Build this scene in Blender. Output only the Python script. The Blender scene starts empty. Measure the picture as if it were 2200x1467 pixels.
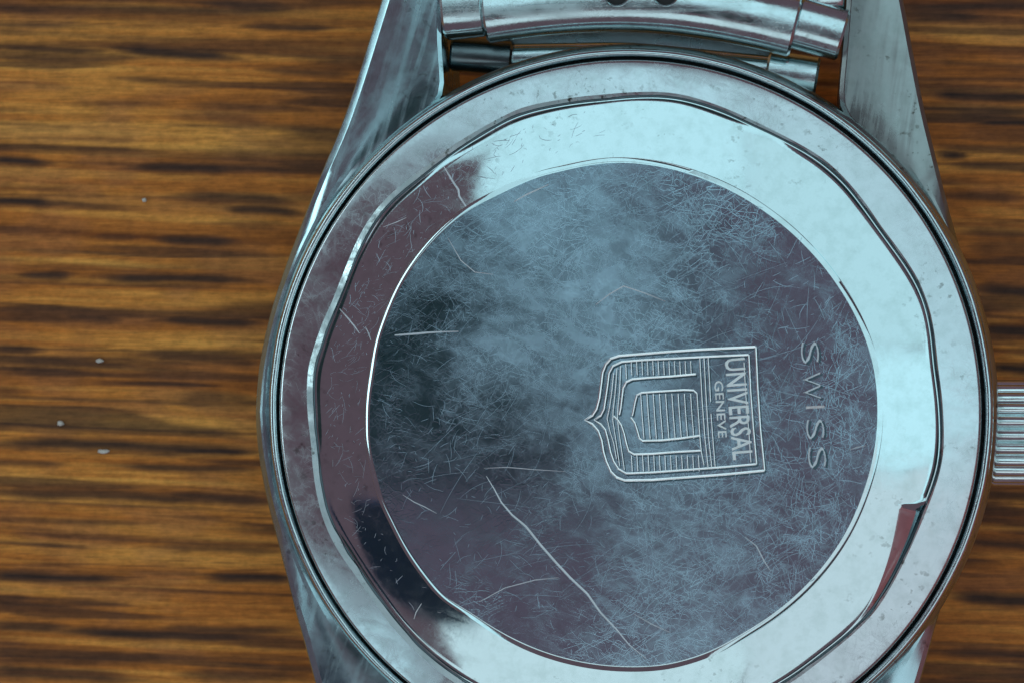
import bpy, bmesh, math, random
import numpy as np
from mathutils import Vector, Matrix
random.seed(7); np.random.seed(7)
S = 0.001                      # everything below is written in millimetres
sc = bpy.context.scene
COL = sc.collection

# ------------------------------------------------------------------ camera
PXF = 5800.0                   # focal length in photograph pixels (photo 2200 x 1467)
DIST = 130.0
cam_d = bpy.data.cameras.new('camera'); cam = bpy.data.objects.new('camera', cam_d); COL.objects.link(cam)
cam_d.sensor_width = 36.0; cam_d.lens = 36.0 * PXF / 2200.0
cam_d.clip_start = 0.005; cam_d.clip_end = 20
ROT = Matrix.Rotation(math.radians(6.0), 3, 'Y') @ Matrix.Rotation(math.radians(-1.0), 3, 'X')
ray0 = ROT @ Vector(((1345 - 1100) / PXF, -(885 - 733.5) / PXF, -1.0))
CAM = -ray0 * (DIST / -ray0.z)
cam.matrix_world = Matrix.Translation(CAM * S) @ ROT.to_4x4()
sc.camera = cam
cam_d.dof.use_dof = True; cam_d.dof.focus_distance = 0.131; cam_d.dof.aperture_fstop = 110.0

def at(px, py, z=0.0):
    """photograph pixel -> point (mm) on the level z"""
    r = ROT @ Vector(((px - 1100) / PXF, -(py - 733.5) / PXF, -1.0))
    t = (z - CAM.z) / r.z
    return Vector((CAM.x + r.x * t, CAM.y + r.y * t, z))

# ------------------------------------------------------------------ light
w = bpy.data.worlds.new('World'); sc.world = w; w.use_nodes = True
bg = w.node_tree.nodes['Background']
bg.inputs[0].default_value = (0.120, 0.076, 0.096, 1); bg.inputs[1].default_value = 1.0   # dim mauve room
sc.view_settings.view_transform = 'Standard'; sc.view_settings.look = 'None'
sc.view_settings.exposure = 0; sc.view_settings.gamma = 1

def window_lamp(name, x0, x1, y0, y1, z, radiance, color):
    l = bpy.data.lights.new(name, 'AREA'); l.shape = 'RECTANGLE'
    l.size = abs(x1 - x0); l.size_y = abs(y1 - y0)
    l.energy = radiance * math.pi * l.size * l.size_y; l.color = color
    o = bpy.data.objects.new(name, l); COL.objects.link(o)
    o.location = ((x0 + x1) / 2, (y0 + y1) / 2, z)
    return o
SKY = (0.58, 0.92, 1.0)
window_lamp('window_light_east', 0.087, 0.60, -0.085, 0.035, 0.60, 1.04, SKY)
window_lamp('window_light_east_upper', 0.087, 0.60, 0.037, 0.42, 0.60, 0.84, (0.60, 0.93, 1.0))
window_lamp('window_light_east_lower', 0.087, 0.60, -0.42, -0.087, 0.60, 0.76, (0.76, 0.94, 1.0))
window_lamp('window_light_north', -0.190, 0.085, 0.088, 0.42, 0.60, 0.97, SKY)
window_lamp('window_light_northwest', -0.48, -0.192, 0.25, 0.60, 0.60, 0.80, SKY)
window_lamp('window_light_south', -0.235, 0.085, -0.42, -0.150, 0.60, 0.84, (0.72, 0.93, 0.98))
window_lamp('window_light_west', -0.90, -0.47, -0.10, 0.50, 0.36, 2.4, (0.70, 0.95, 1.0))
window_lamp('window_light_southwest', -0.60, -0.28, -0.70, -0.24, 0.50, 1.0, SKY)

# ------------------------------------------------------------------ helpers
def link(name, me, parent=None, mat=None, smooth=True):
    o = bpy.data.objects.new(name, me); COL.objects.link(o)
    if parent is not None: o.parent = parent
    if mat is not None and not me.materials: me.materials.append(mat)
    if smooth:
        me.polygons.foreach_set('use_smooth', [True] * len(me.polygons))
    return o

def mesh(name, V, F):
    me = bpy.data.meshes.new(name)
    me.from_pydata([(v[0] * S, v[1] * S, v[2] * S) for v in V], [], F)
    me.update()
    return me

def sharp(me, deg=28):
    bm = bmesh.new(); bm.from_mesh(me)
    for e in bm.edges:
        if len(e.link_faces) == 2 and e.calc_face_angle(0) > math.radians(deg): e.smooth = False
    bm.to_mesh(me); bm.free()

def tag(o, label=None, category=None, group=None, kind=None):
    if label: o['label'] = label
    if category: o['category'] = category
    if group: o['group'] = group
    if kind: o['kind'] = kind
    return o

def rings(loops, closed=True, cap0=False, cap1=False):
    """loft of equally long closed loops -> V, F"""
    n = len(loops[0]); V = [p for l in loops for p in l]; F = []
    for i in range(len(loops) - 1):
        for j in range(n if closed else n - 1):
            k = (j + 1) % n
            F.append((i * n + j, i * n + k, (i + 1) * n + k, (i + 1) * n + j))
    if cap0: F.append(tuple(reversed(range(n))))
    if cap1: F.append(tuple(range((len(loops) - 1) * n, len(loops) * n)))
    return V, F

def smooth_noise(n, k, amp, seed):
    r = np.random.RandomState(seed); c = r.randn(k)
    t = np.arange(n) / n * k; i = np.floor(t).astype(int); f = t - i; f = f * f * (3 - 2 * f)
    return amp * (c[i % k] * (1 - f) + c[(i + 1) % k] * f)

# ------------------------------------------------------------------ materials
def mat(name):
    m = bpy.data.materials.new(name); m.use_nodes = True
    nt = m.node_tree; b = nt.nodes['Principled BSDF']
    return m, nt, b

def N(nt, typ, **kw):
    n = nt.nodes.new(typ)
    for k, v in kw.items():
        if k.startswith('i_'):
            n.inputs[k[2:].replace('_', ' ')].default_value = v
        else: setattr(n, k, v)
    return n

def ramp(nt, src, stops):
    r = nt.nodes.new('ShaderNodeValToRGB'); e = r.color_ramp.elements
    while len(e) > 1: e.remove(e[-1])
    e[0].position = stops[0][0]; e[0].color = stops[0][1]
    for p, c in stops[1:]:
        x = e.new(p); x.color = c
    nt.links.new(src, r.inputs[0]); return r.outputs[0]
def g(v): return (v, v, v, 1)

def math_n(nt, op, a, b=None, clamp=False):
    n = nt.nodes.new('ShaderNodeMath'); n.operation = op; n.use_clamp = clamp
    for i, x in enumerate((a, b)):
        if x is None: continue
        if isinstance(x, (int, float)): n.inputs[i].default_value = x
        else: nt.links.new(x, n.inputs[i])
    return n.outputs[0]

def coords(nt, scale, rot=(0, 0, 0)):
    tc = nt.nodes.new('ShaderNodeTexCoord'); mp = nt.nodes.new('ShaderNodeMapping')
    mp.inputs['Scale'].default_value = scale; src = tc.outputs['Object']
    if any(rot):                     # turn first, then stretch
        rt = nt.nodes.new('ShaderNodeMapping'); rt.inputs['Rotation'].default_value = rot
        nt.links.new(src, rt.inputs[0]); src = rt.outputs[0]
    nt.links.new(src, mp.inputs[0]); return mp.outputs[0]

def noise(nt, vec, scale, detail=3, rough=0.55, dist=0.0):
    n = nt.nodes.new('ShaderNodeTexNoise'); n.inputs['Scale'].default_value = scale
    n.inputs['Detail'].default_value = detail; n.inputs['Roughness'].default_value = rough
    n.inputs['Distortion'].default_value = dist
    nt.links.new(vec, n.inputs['Vector']); return n.outputs['Fac']

def steel(name, base=(0.66, 0.76, 0.78), rough=0.10, smudge=0.10, brushed=0.0, brush_dir=0.0, grime=0.0, bump=0.00002, worms=0.0,
          wormsc=900, rough_hi=0.42, patch=0.0, worm_bump=True, centre=False):
    """worn stainless steel: polished base, cloudy smudges, hair-fine scratches, specks of grime"""
    m, nt, b = mat(name)
    b.inputs['Metallic'].default_value = 1.0
    v = coords(nt, (1, 1, 1))
    n1 = noise(nt, v, 260, 5, 0.6, 0.4); n2 = noise(nt, v, 1400, 4, 0.6)
    r = math_n(nt, 'MULTIPLY', ramp(nt, n1, [(0.38, g(0)), (0.68, g(1))]), smudge)
    r = math_n(nt, 'ADD', r, rough)
    worm = None
    if brushed > 0:      # straight polishing lines of uneven depth
        br = noise(nt, coords(nt, (1, 0.05, 1), (0, 0, brush_dir)), 1500, 4, 0.65)
        br2 = noise(nt, coords(nt, (1, 0.12, 1), (0, 0, brush_dir + 0.5)), 500, 3, 0.6)
        kk = math_n(nt, 'MAXIMUM', ramp(nt, br, [(0.50, g(0)), (0.66, g(1))]), ramp(nt, br2, [(0.56, g(0)), (0.66, g(1))]))
        r = math_n(nt, 'ADD', r, math_n(nt, 'MULTIPLY', kk, brushed), clamp=True)
    if worms > 0:
        # thin winding ridges of noise = scuffs; several scales and directions
        parts = []
        for sc_, ro, st, wd in ((wormsc, 0.3, (1, 2.6, 1), 0.011), (wormsc * 0.8, 1.9, (1, 3.0, 1), 0.010), (wormsc * 1.5, 1.1, (1, 2.0, 1), 0.013), (wormsc * 0.45, 2.6, (1, 4.5, 1), 0.006)):
            vv = coords(nt, st, (0, 0, ro))
            nn = noise(nt, vv, sc_, 1.5, 0.5, 1.2)
            a = math_n(nt, 'ABSOLUTE', math_n(nt, 'SUBTRACT', nn, 0.5))
            parts.append(ramp(nt, a, [(0.0, g(1)), (wd, g(0.35)), (wd * 2.2, g(0))]))
        worm = parts[0]
        for p in parts[1:]: worm = math_n(nt, 'MAXIMUM', worm, p)
        gate = ramp(nt, noise(nt, v, 330, 3, 0.6), [(0.36, g(0.25)), (0.62, g(1))])
        worm = math_n(nt, 'MULTIPLY', worm, gate)
        soft = ramp(nt, noise(nt, coords(nt, (1, 1.7, 1), (0, 0, 0.4)), 620, 3, 0.6, 0.6), [(0.40, g(0)), (0.66, g(1))])
        r = math_n(nt, 'ADD', r, math_n(nt, 'MULTIPLY', soft, worms * 1.0), clamp=True)
        r = math_n(nt, 'ADD', r, math_n(nt, 'MULTIPLY', worm, worms), clamp=True)
    if patch > 0:
        pn = noise(nt, v, 110, 3, 0.5, 0.2)
        k = ramp(nt, pn, [(0.30, g(0.62)), (0.70, g(1))])
        if centre:      # most rubbed in a broad diagonal belt across the middle, least at the left edge
            sx = nt.nodes.new('ShaderNodeSeparateXYZ'); nt.links.new(v, sx.inputs[0])
            u = math_n(nt, 'ADD', math_n(nt, 'MULTIPLY', sx.outputs[0], 1.0 / 0.012), math_n(nt, 'MULTIPLY', sx.outputs[1], 0.35 / 0.012))
            u = math_n(nt, 'ADD', u, math_n(nt, 'MULTIPLY', math_n(nt, 'SUBTRACT', n1, 0.5), 0.7))
            u = math_n(nt, 'ADD', math_n(nt, 'MULTIPLY', u, 0.5), 0.5)
            k = math_n(nt, 'MULTIPLY', k, ramp(nt, u, [(0.14, g(0.14)), (0.38, g(0.85)), (0.54, g(1)), (0.70, g(0.50)), (0.88, g(0.12))]))
            yy = math_n(nt, 'ADD', math_n(nt, 'MULTIPLY', sx.outputs[1], 1 / 0.024), 0.5)
            k = math_n(nt, 'MULTIPLY', k, ramp(nt, yy, [(0.10, g(0.35)), (0.34, g(0.55)), (0.48, g(1)), (0.85, g(0.85)), (0.97, g(0.5))]))
        r = math_n(nt, 'ADD', r, math_n(nt, 'MULTIPLY', k, patch), clamp=True)
    nt.links.new(r, b.inputs['Roughness'])
    col = nt.nodes.new('ShaderNodeMix'); col.data_type = 'RGBA'
    col.inputs[6].default_value = (*base, 1)
    col.inputs[7].default_value = (base[0] * 0.80, base[1] * 0.82, base[2] * 0.80, 1)
    nt.links.new(ramp(nt, n2, [(0.45, g(0)), (0.75, g(0.7))]), col.inputs[0])
    out = col.outputs[2]
    if grime > 0:
        sp = noise(nt, v, 2300, 3, 0.6)
        sp2 = noise(nt, v, 420, 2, 0.5)
        k = math_n(nt, 'MULTIPLY', ramp(nt, sp, [(0.60, g(0)), (0.68, g(1))]), ramp(nt, sp2, [(0.48, g(0)), (0.62, g(1))]))
        k = math_n(nt, 'MULTIPLY', k, grime)
        c2 = nt.nodes.new('ShaderNodeMix'); c2.data_type = 'RGBA'
        nt.links.new(out, c2.inputs[6]); c2.inputs[7].default_value = (0.10, 0.10, 0.085, 1); nt.links.new(k, c2.inputs[0])
        out = c2.outputs[2]
    nt.links.new(out, b.inputs['Base Color'])
    h = noise(nt, v, 500, 4, 0.55)
    bp = nt.nodes.new('ShaderNodeBump'); bp.inputs['Strength'].default_value = 1.0; bp.inputs['Distance'].default_value = bump
    nt.links.new(h, bp.inputs['Height'])
    nrm = bp.outputs[0]
    if worm is not None and worm_bump:
        bp2 = nt.nodes.new('ShaderNodeBump'); bp2.inputs['Strength'].default_value = 1.0; bp2.inputs['Distance'].default_value = 0.000001
        nt.links.new(worm, bp2.inputs['Height']); nt.links.new(nrm, bp2.inputs['Normal']); nrm = bp2.outputs[0]
    nt.links.new(nrm, b.inputs['Normal'])
    return m

M_DISC = steel('scuffed_steel', base=(0.56, 0.82, 0.96), rough=0.06, smudge=0.04, worms=0.065, patch=0.245, wormsc=560, bump=0.000002, centre=True)
M_BEZ = steel('polished_steel', base=(0.66, 0.81, 0.83), rough=0.035, smudge=0.05, grime=0.35, bump=0.000001, worms=0.045, wormsc=520, worm_bump=False)
M_RING = steel('satin_steel', base=(0.61, 0.695, 0.725), rough=0.11, smudge=0.12, grime=0.55, bump=0.000002, worms=0.10, wormsc=480, worm_bump=False)
M_LINE = steel('dark_groove_steel', base=(0.13, 0.17, 0.19), rough=0.25, smudge=0.2, grime=0.5)  # darker base colour for the groove line
M_STEP = steel('worn_steel_edge', base=(0.66, 0.80, 0.82), rough=0.20, smudge=0.40, grime=1.0, bump=0.00006, worms=0.3, wormsc=600)
M_CASE = steel('dull_case_steel', base=(0.50, 0.58, 0.58), rough=0.22, smudge=0.20, grime=0.9, bump=0.00001)
M_LINK = steel('bracelet_steel', base=(0.64, 0.78, 0.80), brushed=0.16, brush_dir=1.54, rough=0.09, smudge=0.10, grime=0.25, bump=0.00001, worms=0.05)
M_SCR = steel('fresh_scratch_steel', base=(0.78, 0.86, 0.90), rough=0.50, smudge=0.1)
M_ENG = steel('etched_steel', base=(1.0, 1.0, 1.0), rough=0.20, smudge=0.08)
for m_, k_ in ((M_SCR, 0.7), (M_ENG, 0.95)): m_.node_tree.nodes['Principled BSDF'].inputs['Metallic'].default_value = k_   # frosted, so it scatters
def dark(name, c, r=0.6):
    m, nt, b = mat(name); b.inputs['Base Color'].default_value = (*c, 1); b.inputs['Roughness'].default_value = r
    v = coords(nt, (1, 1, 1)); n = noise(nt, v, 900, 3)
    mx = nt.nodes.new('ShaderNodeMix'); mx.data_type = 'RGBA'
    mx.inputs[6].default_value = (*c, 1); mx.inputs[7].default_value = tuple(x * 1.6 for x in c) + (1,)
    nt.links.new(n, mx.inputs[0]); nt.links.new(mx.outputs[2], b.inputs['Base Color'])
    return m
M_SHADE = dark('gap_shade', (0.012, 0.013, 0.014), 0.7)  # near-black colour painted in as the shade of gaps and holes

# ------------------------------------------------------------------ watch root
watch = bpy.data.objects.new('wristwatch', None); COL.objects.link(watch)
watch.empty_display_size = 0.01
Z_TABLE = -11.0
watch.location = (0, 0, Z_TABLE * S)
tag(watch, 'steel wristwatch lying face down showing its scratched, engraved case back', 'wristwatch')
OFF = -Z_TABLE
def part(name, V, F, m, parent=None, smooth=True, deg=28, kind=None, label=None):
    me = mesh(name, V, F)
    if smooth: sharp(me, deg)
    p = parent or watch
    o = link(name, me, p, m, smooth)
    if p is watch: o.location = (0, 0, OFF * S)
    if kind: o['kind'] = kind
    if label: o['label'] = label
    return o

# ------------------------------------------------------------------ case back: profile swept round, radius of two edges follows the wear
NT = 360
TH = np.arange(NT) / NT * 2 * np.pi
CEN = at(1345, 885, 0)
def polar(points, z, default=None, closed=True):
    P = [at(x, y, z) for x, y in points]
    a = np.array([math.atan2(p.y, p.x) % (2 * math.pi) for p in P]); r = np.array([math.hypot(p.x, p.y) for p in P])
    o = np.argsort(a); a = a[o]; r = r[o]
    a = np.r_[a - 2 * np.pi, a, a + 2 * np.pi]; r = np.r_[r, r, r]
    v = np.interp(TH, a, r)
    k = np.array([1, 2, 3, 4, 3, 2, 1.]); k /= k.sum()
    vv = np.r_[v[-6:], v, v[:6]]
    for _ in range(2): vv = np.convolve(vv, k, 'same')
    return vv[6:-6]
Z_DISC, Z_ANN = 1.425, 1.45
EDGE = [(2006,800),(2009,808),(2018,890),(2019,964),(2015,1004),(2002,1040),(1985,1086),(1964,1133),(1933,1203),(1900,1263),(1873,1307),(1826,1353),(1764,1402),(1682,1462),
        (1600,1503),(1500,1533),(1400,1548),(1300,1552),(1200,1540),(1100,1510),(1040,1480),
        (982,1449),(927,1408),(873,1353),(845,1321),(818,1280),(764,1203),(731,1154),(709,1105),(693,1032),(687,964),(679,882),(676,827),(680,787),(696,741),(712,694),(736,640),(766,564),
        (786,515),(812,471),(838,441),(881,405),(934,363),(998,315),(1046,287),(1093,258),(1141,242),(1205,229),(1300,218),(1391,210),(1455,213),(1518,231),(1582,255),(1600,266),(1668,296),(1709,318),
        (1745,337),(1777,362),(1813,394),(1845,435),(1886,493),(1917,534),(1964,602),(1985,648),(1996,694),(2002,741)]
DISC = [(940,509),(862,615),(832,686),(813,741),(806,800),(796,855),(794,909),(796,964),(809,1018),(829,1086),(845,1113),(873,1171),(914,1231),(954,1280),(1009,1312),(1091,1364),(1173,1400),(1254,1421),
        (1340,1430),(1430,1426),(1520,1400),(1600,1356),(1682,1301),(1764,1220),(1818,1141),(1851,1067),(1865,1024),(1882,942),(1885,882),(1879,800),(1868,754),(1841,686),(1800,615),(1735,535),(1646,458),(1518,388),(1423,360),(1327,350),
        (1200,371),(1173,376),(1077,417),(1004,455)]
R_EDGE = polar(EDGE, 0.9); R_DISC = polar(DISC, Z_DISC)
SEAM = 16.93
def loop(rad, z):
    rad = np.broadcast_to(rad, (NT,)); z = np.broadcast_to(z, (NT,))
    return [(rad[i] * math.cos(TH[i]), rad[i] * math.sin(TH[i]), z[i]) for i in range(NT)]
ZE = 0.93                                   # height of the annulus at its outer edge
def zann(r): # gentle cone from the disc rim to the edge
    return Z_ANN - 0.10 - (r - 12.3) * ((Z_ANN - 0.10 - ZE) / 2.75)
# scuffed centre disc, a hair domed
L = []
for f in (0.0005, 0.1, 0.2, 0.3, 0.4, 0.5, 0.6, 0.7, 0.8, 0.88, 0.94, 0.975, 1.0):
    L.append(loop(R_DISC * f, Z_DISC + 0.10 * (1 - f * f) ))
V, F = rings(L); F = [tuple(reversed(f)) for f in F]
back = part('case_back', V, F, M_DISC)
def ztop(r, th=0): return Z_DISC + 0.10 * (1 - (r / 12.15) ** 2)
# rim of the disc: small fillet facing inwards, then the polished annulus
def sub(name, V, F, m, **k): return part(name, V, F, m, parent=back, **k)
# flat worn into the outer edge of the bevel, widest just below the crown and running out downwards
tdeg = (np.degrees(TH) + 180) % 360 - 180
DENT = 0.055 + 1.3 * np.clip((tdeg + 46) / 27.5, 0, 1) ** 1.6 * np.clip((-16.5 - tdeg) / 1.6, 0, 1)
L = [loop(R_DISC, Z_DISC), loop(R_DISC + 0.03, Z_DISC - 0.004), loop(R_DISC + 0.06, Z_DISC - 0.013), loop(R_DISC + 0.24, Z_DISC - 0.066), loop(R_DISC + 0.27, zann(R_DISC + 0.27))]
V, F = rings(L); F = [tuple(reversed(f)) for f in F]
sub('disc_rim', V, F, M_BEZ, deg=60)
L = []
for f in (0.0, 0.15, 0.3, 0.45, 0.6, 0.75, 0.88, 1.0):
    r = (R_DISC + 0.27) * (1 - f) + (R_EDGE - DENT) * f
    L.append(loop(r, zann(r) - 0.05 * f ** 3 + smooth_noise(NT, 40, 0.0012, 11 + int(f * 20))))
zl = zann(R_EDGE) - 0.05
zd = zl - np.maximum(0, DENT - 0.07) * math.tan(math.radians(15.5))
za_ = zann(R_EDGE - DENT) - 0.05 * (1 - DENT / 2.75) ** 3
L += [loop(R_EDGE - DENT * (1 - q), za_ * (1 - q) + zd * q) for q in (0.10, 0.30, 0.94)]
L += [loop(R_EDGE - 0.012, zd - 0.010), loop(R_EDGE + 0.01, zd - 0.07)]
V, F = rings(L); F = [tuple(reversed(f)) for f in F]
sub('polished_bevel', V, F, M_BEZ, deg=50)
# worn step, then the satin outer ring down to the seam
STEP = 0.145 + 0.085 * np.maximum(0, np.cos(TH - math.radians(143))) ** 2       # deeper at upper left, shaped to catch the bright streak there
STEPW = 0.32 + 0.13 * np.cos(TH - math.radians(190))
n2 = smooth_noise(NT, 120, 0.018, 5); n3 = smooth_noise(NT, 70, 0.016, 6)
gw = np.minimum(zl - 0.118, zd - 0.08)
L = [loop(R_EDGE + 0.01, zd - 0.07), loop(R_EDGE + 0.025, gw), loop(R_EDGE + 0.09 + n2 * 0.4, gw), loop(R_EDGE + 0.12 + n2, zl - 0.087)]
V, F = rings(L); F = [tuple(reversed(f)) for f in F]
sub('groove_line', V, F, M_LINE, deg=50)
L = [loop(R_EDGE + 0.125 + n2, zl - 0.10), loop(R_EDGE + 0.13 + n2, zl - 0.084),
     loop(R_EDGE + STEPW + n3 * STEPW * 2.2, zl - STEP)]
V, F = rings(L); F = [tuple(reversed(f)) for f in F]
sub('worn_step', V, F, M_STEP, deg=50)
ZO = 0.40
L = []
rin = R_EDGE + STEPW + n3 * STEPW * 2.2
for f in (0.0, 0.2, 0.4, 0.6, 0.8):
    r = rin * (1 - f) + (SEAM - 0.20) * f
    L.append(loop(r, (zl - STEP) * (1 - f) + ZO * f + 0.008 * math.sin(f * math.pi)))
L += [loop(SEAM - 0.17, ZO - 0.008), loop(SEAM - 0.12, ZO - 0.025), loop(SEAM - 0.06, ZO - 0.07), loop(SEAM, ZO - 0.20), loop(SEAM, ZO - 1.4)]
V, F = rings(L); F = [tuple(reversed(f)) for f in F]
sub('outer_ring', V, F, M_RING, deg=50)

# ------------------------------------------------------------------ case: rim around the seam, round body
L = [loop(SEAM - 0.01, -1.0), loop(SEAM + 0.20, -1.0)]
V, F = rings(L); F = [tuple(reversed(f)) for f in F]
part('seam_gap', V, F, M_SHADE)
nr = smooth_noise(NT, 100, 0.014, 8)
L = [loop(SEAM + 0.17 , -1.05), loop(SEAM + 0.17, 0.0), loop(SEAM + 0.23 + nr, 0.13), loop(SEAM + 0.36, 0.17), loop(SEAM + 0.46, 0.13), loop(SEAM + 0.54 + nr, 0.0), loop(SEAM + 0.58, -0.18), loop(SEAM + 0.60, -0.9)]
V, F = rings(L); F = [tuple(reversed(f)) for f in F]
part('case_rim', V, F, M_LINK, deg=70)
RB = 17.82
L = [loop(SEAM + 0.59, -0.85), loop(SEAM + 0.63, -0.78), loop(RB - 0.10, -0.95), loop(RB, -1.25), loop(RB + 0.02, -3.0), loop(RB - 0.05, -6.0), loop(RB - 0.9, -8.2), loop(RB - 2.2, -9.3), loop(RB - 3.0, -9.6)]
V, F = rings(L, cap1=True); F = [tuple(reversed(f)) for f in F]
case = part('case_body', V, F, M_CASE, deg=50)
# glass under the case, resting on the table
L = [loop(RB - 3.0, -9.55), loop(RB - 3.2, -10.2), loop(RB - 4.2, -10.8), loop(RB - 7, -10.98), loop(1, -11.0)]
V, F = rings(L, cap1=True); F = [tuple(reversed(f)) for f in F]
mg, ntg, bgg = mat('crystal_glass'); bgg.inputs['Transmission Weight'].default_value = 1; bgg.inputs['Roughness'].default_value = 0.03
part('crystal', V, F, mg)

# ------------------------------------------------------------------ lugs
def lerp(a, b, t): return a + (b - a) * t
def resample(pts, n):
    P = np.array(pts, float); d = np.r_[0, np.cumsum(np.hypot(*np.diff(P, axis=0).T))]
    t = np.linspace(0, d[-1], n); out = np.c_[np.interp(t, d, P[:, 0]), np.interp(t, d, P[:, 1])]
    k = np.array([1, 2, 1.]) / 4
    for _ in range(2):
        q = out.copy()
        for c in (0, 1): q[1:-1, c] = np.convolve(out[:, c], k, 'valid')
        out = q
    return out
ZL = -0.95            # level of the lug faces at the case
def lug(inner, outer, tip_rise, chamfer, zin, zout, mirror=None):
    """inner / outer: matching plan curves (mm) from the flank of the case to the tip"""
    n = 40
    I = resample(inner, n); O = resample(outer, n)
    V = []; W = 0
    for i in range(n):
        t = i / (n - 1)
        dip = -0.30 * (1 - (1 - t) ** 2.2)
        a = Vector((I[i][0], I[i][1], 0)); b = Vector((O[i][0], O[i][1], 0))
        d = (b - a); wd = max(d.length, 1e-4); d.normalize()
        za = zin + dip + tip_rise * t ** 3; zb = zout + dip + tip_rise * t ** 3
        c = min(chamfer * min(1, 0.35 + t * 1.4), wd * 0.4); e = min(0.26, wd * 0.25)
        sec = [(a, -7.5), (a, za - 0.30), (a + d * 0.03, za - 0.07), (a + d * (e * 0.9), za + 0.02), (a + d * (e + 0.02), za - 0.02)]
        for f in (0.25, 0.5, 0.75):
            q = e + (wd - c - e) * f
            sec.append((a + d * q, lerp(za, zb, f) + 0.10 * math.sin(f * math.pi)))
        sec += [(b - d * c, zb), (b - d * c * 0.9, zb - 0.02), (b - d * 0.06, zb - 0.03 - c * 0.46), (b, zb - 0.10 - c * 0.46), (b + d * 0.02, -5.0), (b - d * min(0.8, wd * .4), -7.5)]
        W = len(sec)
        V += [(p.x, p.y, z) for p, z in sec]
    F = []
    for i in range(n - 1):
        for j in range(W):
            k = (j + 1) % W
            F.append((i * W + j, (i + 1) * W + j, (i + 1) * W + k, i * W + k))
    F.append(tuple(range(W))); F.append(tuple(reversed(range((n - 1) * W, n * W))))
    if mirror:
        V = [(x * mirror[0], y * mirror[1], z) for x, y, z in V]
        if mirror[0] * mirror[1] < 0: F = [tuple(reversed(f)) for f in F]
    return V, F
def P2(l, z): return [tuple(at(x, y, z)[:2]) for x, y in l]
def arc(a0, a1, r, n=14): return [(r * math.cos(math.radians(lerp(a0, a1, i / (n - 1)))), r * math.sin(math.radians(lerp(a0, a1, i / (n - 1))))) for i in range(n)]
RI = SEAM + 0.62
zf = -1.2
def ang(p): return math.degrees(math.atan2(p[1], p[0]))
def make_lug(corner, inner_tip, outer_px, a_start, m, chamfer, name='lug', tip=0.5, label=None):
    ci = at(*corner, zf); 
    a1 = ang((ci.x, ci.y))
    inner = arc(a_start, a1, RI) + [tuple(at(*p, zf)[:2]) for p in inner_tip]
    outer = P2(outer_px, zf - 0.4)
    if len(set()): pass
    V, F = lug(inner, outer, tip, chamfer, ZL + 0.05, ZL - 0.10)
    # consistent orientation
    me = mesh(name, V, F); bm = bmesh.new(); bm.from_mesh(me); bmesh.ops.recalc_face_normals(bm, faces=bm.faces); bm.to_mesh(me); bm.free()
    sharp(me, 11)
    o = link(name, me, watch, m); o.location = (0, 0, OFF * S)
    if label: o['label'] = label
    return o
M_LUG = steel('polished_lug_steel', base=(0.50, 0.72, 0.77), rough=0.13, smudge=0.16, grime=0.5, bump=0.000006, brushed=0.11, brush_dir=0.28)
M_LUG2 = steel('dull_lug_steel', base=(0.34, 0.39, 0.385), brushed=0.2, brush_dir=0.15, rough=0.22, smudge=0.16, grime=0.9, bump=0.00002)
TL_OUT = [(553,885),(554,850),(558,790),(580,680),(615,570),(655,465),(690,375),(735,270),(770,165),(822,0),(845,-75),(880,-150)]
TR_OUT = [(2123,885),(2123,850),(2117,740),(2090,620),(2060,530),(2035,440),(2013,350),(1988,250),(1962,120),(1940,0),(1922,-80),(1895,-150)]
BL_OUT = [(553,885),(553,920),(556,960),(572,1060),(590,1130),(612,1215),(632,1300),(652,1370),(678,1467),(715,1600),(760,1740),(800,1850)]
BR_OUT = [(2123,885),(2122,920),(2118,960),(2104,1060),(2076,1160),(2042,1240),(2012,1330),(1995,1400),(1975,1467),(1940,1600),(1900,1740),(1870,1850)]
make_lug((948,195), [(949,100),(951,0),(953,-150)], TL_OUT, 180, M_LUG, 0.42, tip=0.35)
make_lug((1800,240), [(1810,110),(1818,0),(1826,-150)], TR_OUT, 0, M_LUG2, 0.22, tip=0.35)
make_lug((905,1600), [(906,1650),(907,1750),(908,1850)], BL_OUT, -180, M_LUG, 0.42, tip=0.35)
make_lug((1770,1600), [(1768,1650),(1765,1750),(1762,1850)], BR_OUT, 0, M_LUG, 0.30, tip=0.35)

# ------------------------------------------------------------------ bracelet end piece and bars
def tube(path, radii, seg=48, squash=1.0, caps=True, power=1.0):
    """round bar along a path of points (mm)"""
    V = []; n = len(path)
    for i, p in enumerate(path):
        a = Vector(path[max(i - 1, 0)]); b = Vector(path[min(i + 1, n - 1)]); d = (b - a).normalized()
        u = d.cross(Vector((0, 0, 1))).normalized(); v = u.cross(d)
        for k in range(seg):
            t = 2 * math.pi * k / seg
            c_, s_ = math.cos(t), math.sin(t); e_ = power
            V.append(Vector(p) + (u * math.copysign(abs(c_) ** e_, c_) + v * math.copysign(abs(s_) ** e_, s_) * squash) * radii[i])
    F = []
    for i in range(n - 1):
        for k in range(seg):
            q = (k + 1) % seg
            F.append((i * seg + k, i * seg + q, (i + 1) * seg + q, (i + 1) * seg + k))
    if caps: F.append(tuple(reversed(range(seg)))); F.append(tuple(range((n - 1) * seg, n * seg)))
    return V, F
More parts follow.
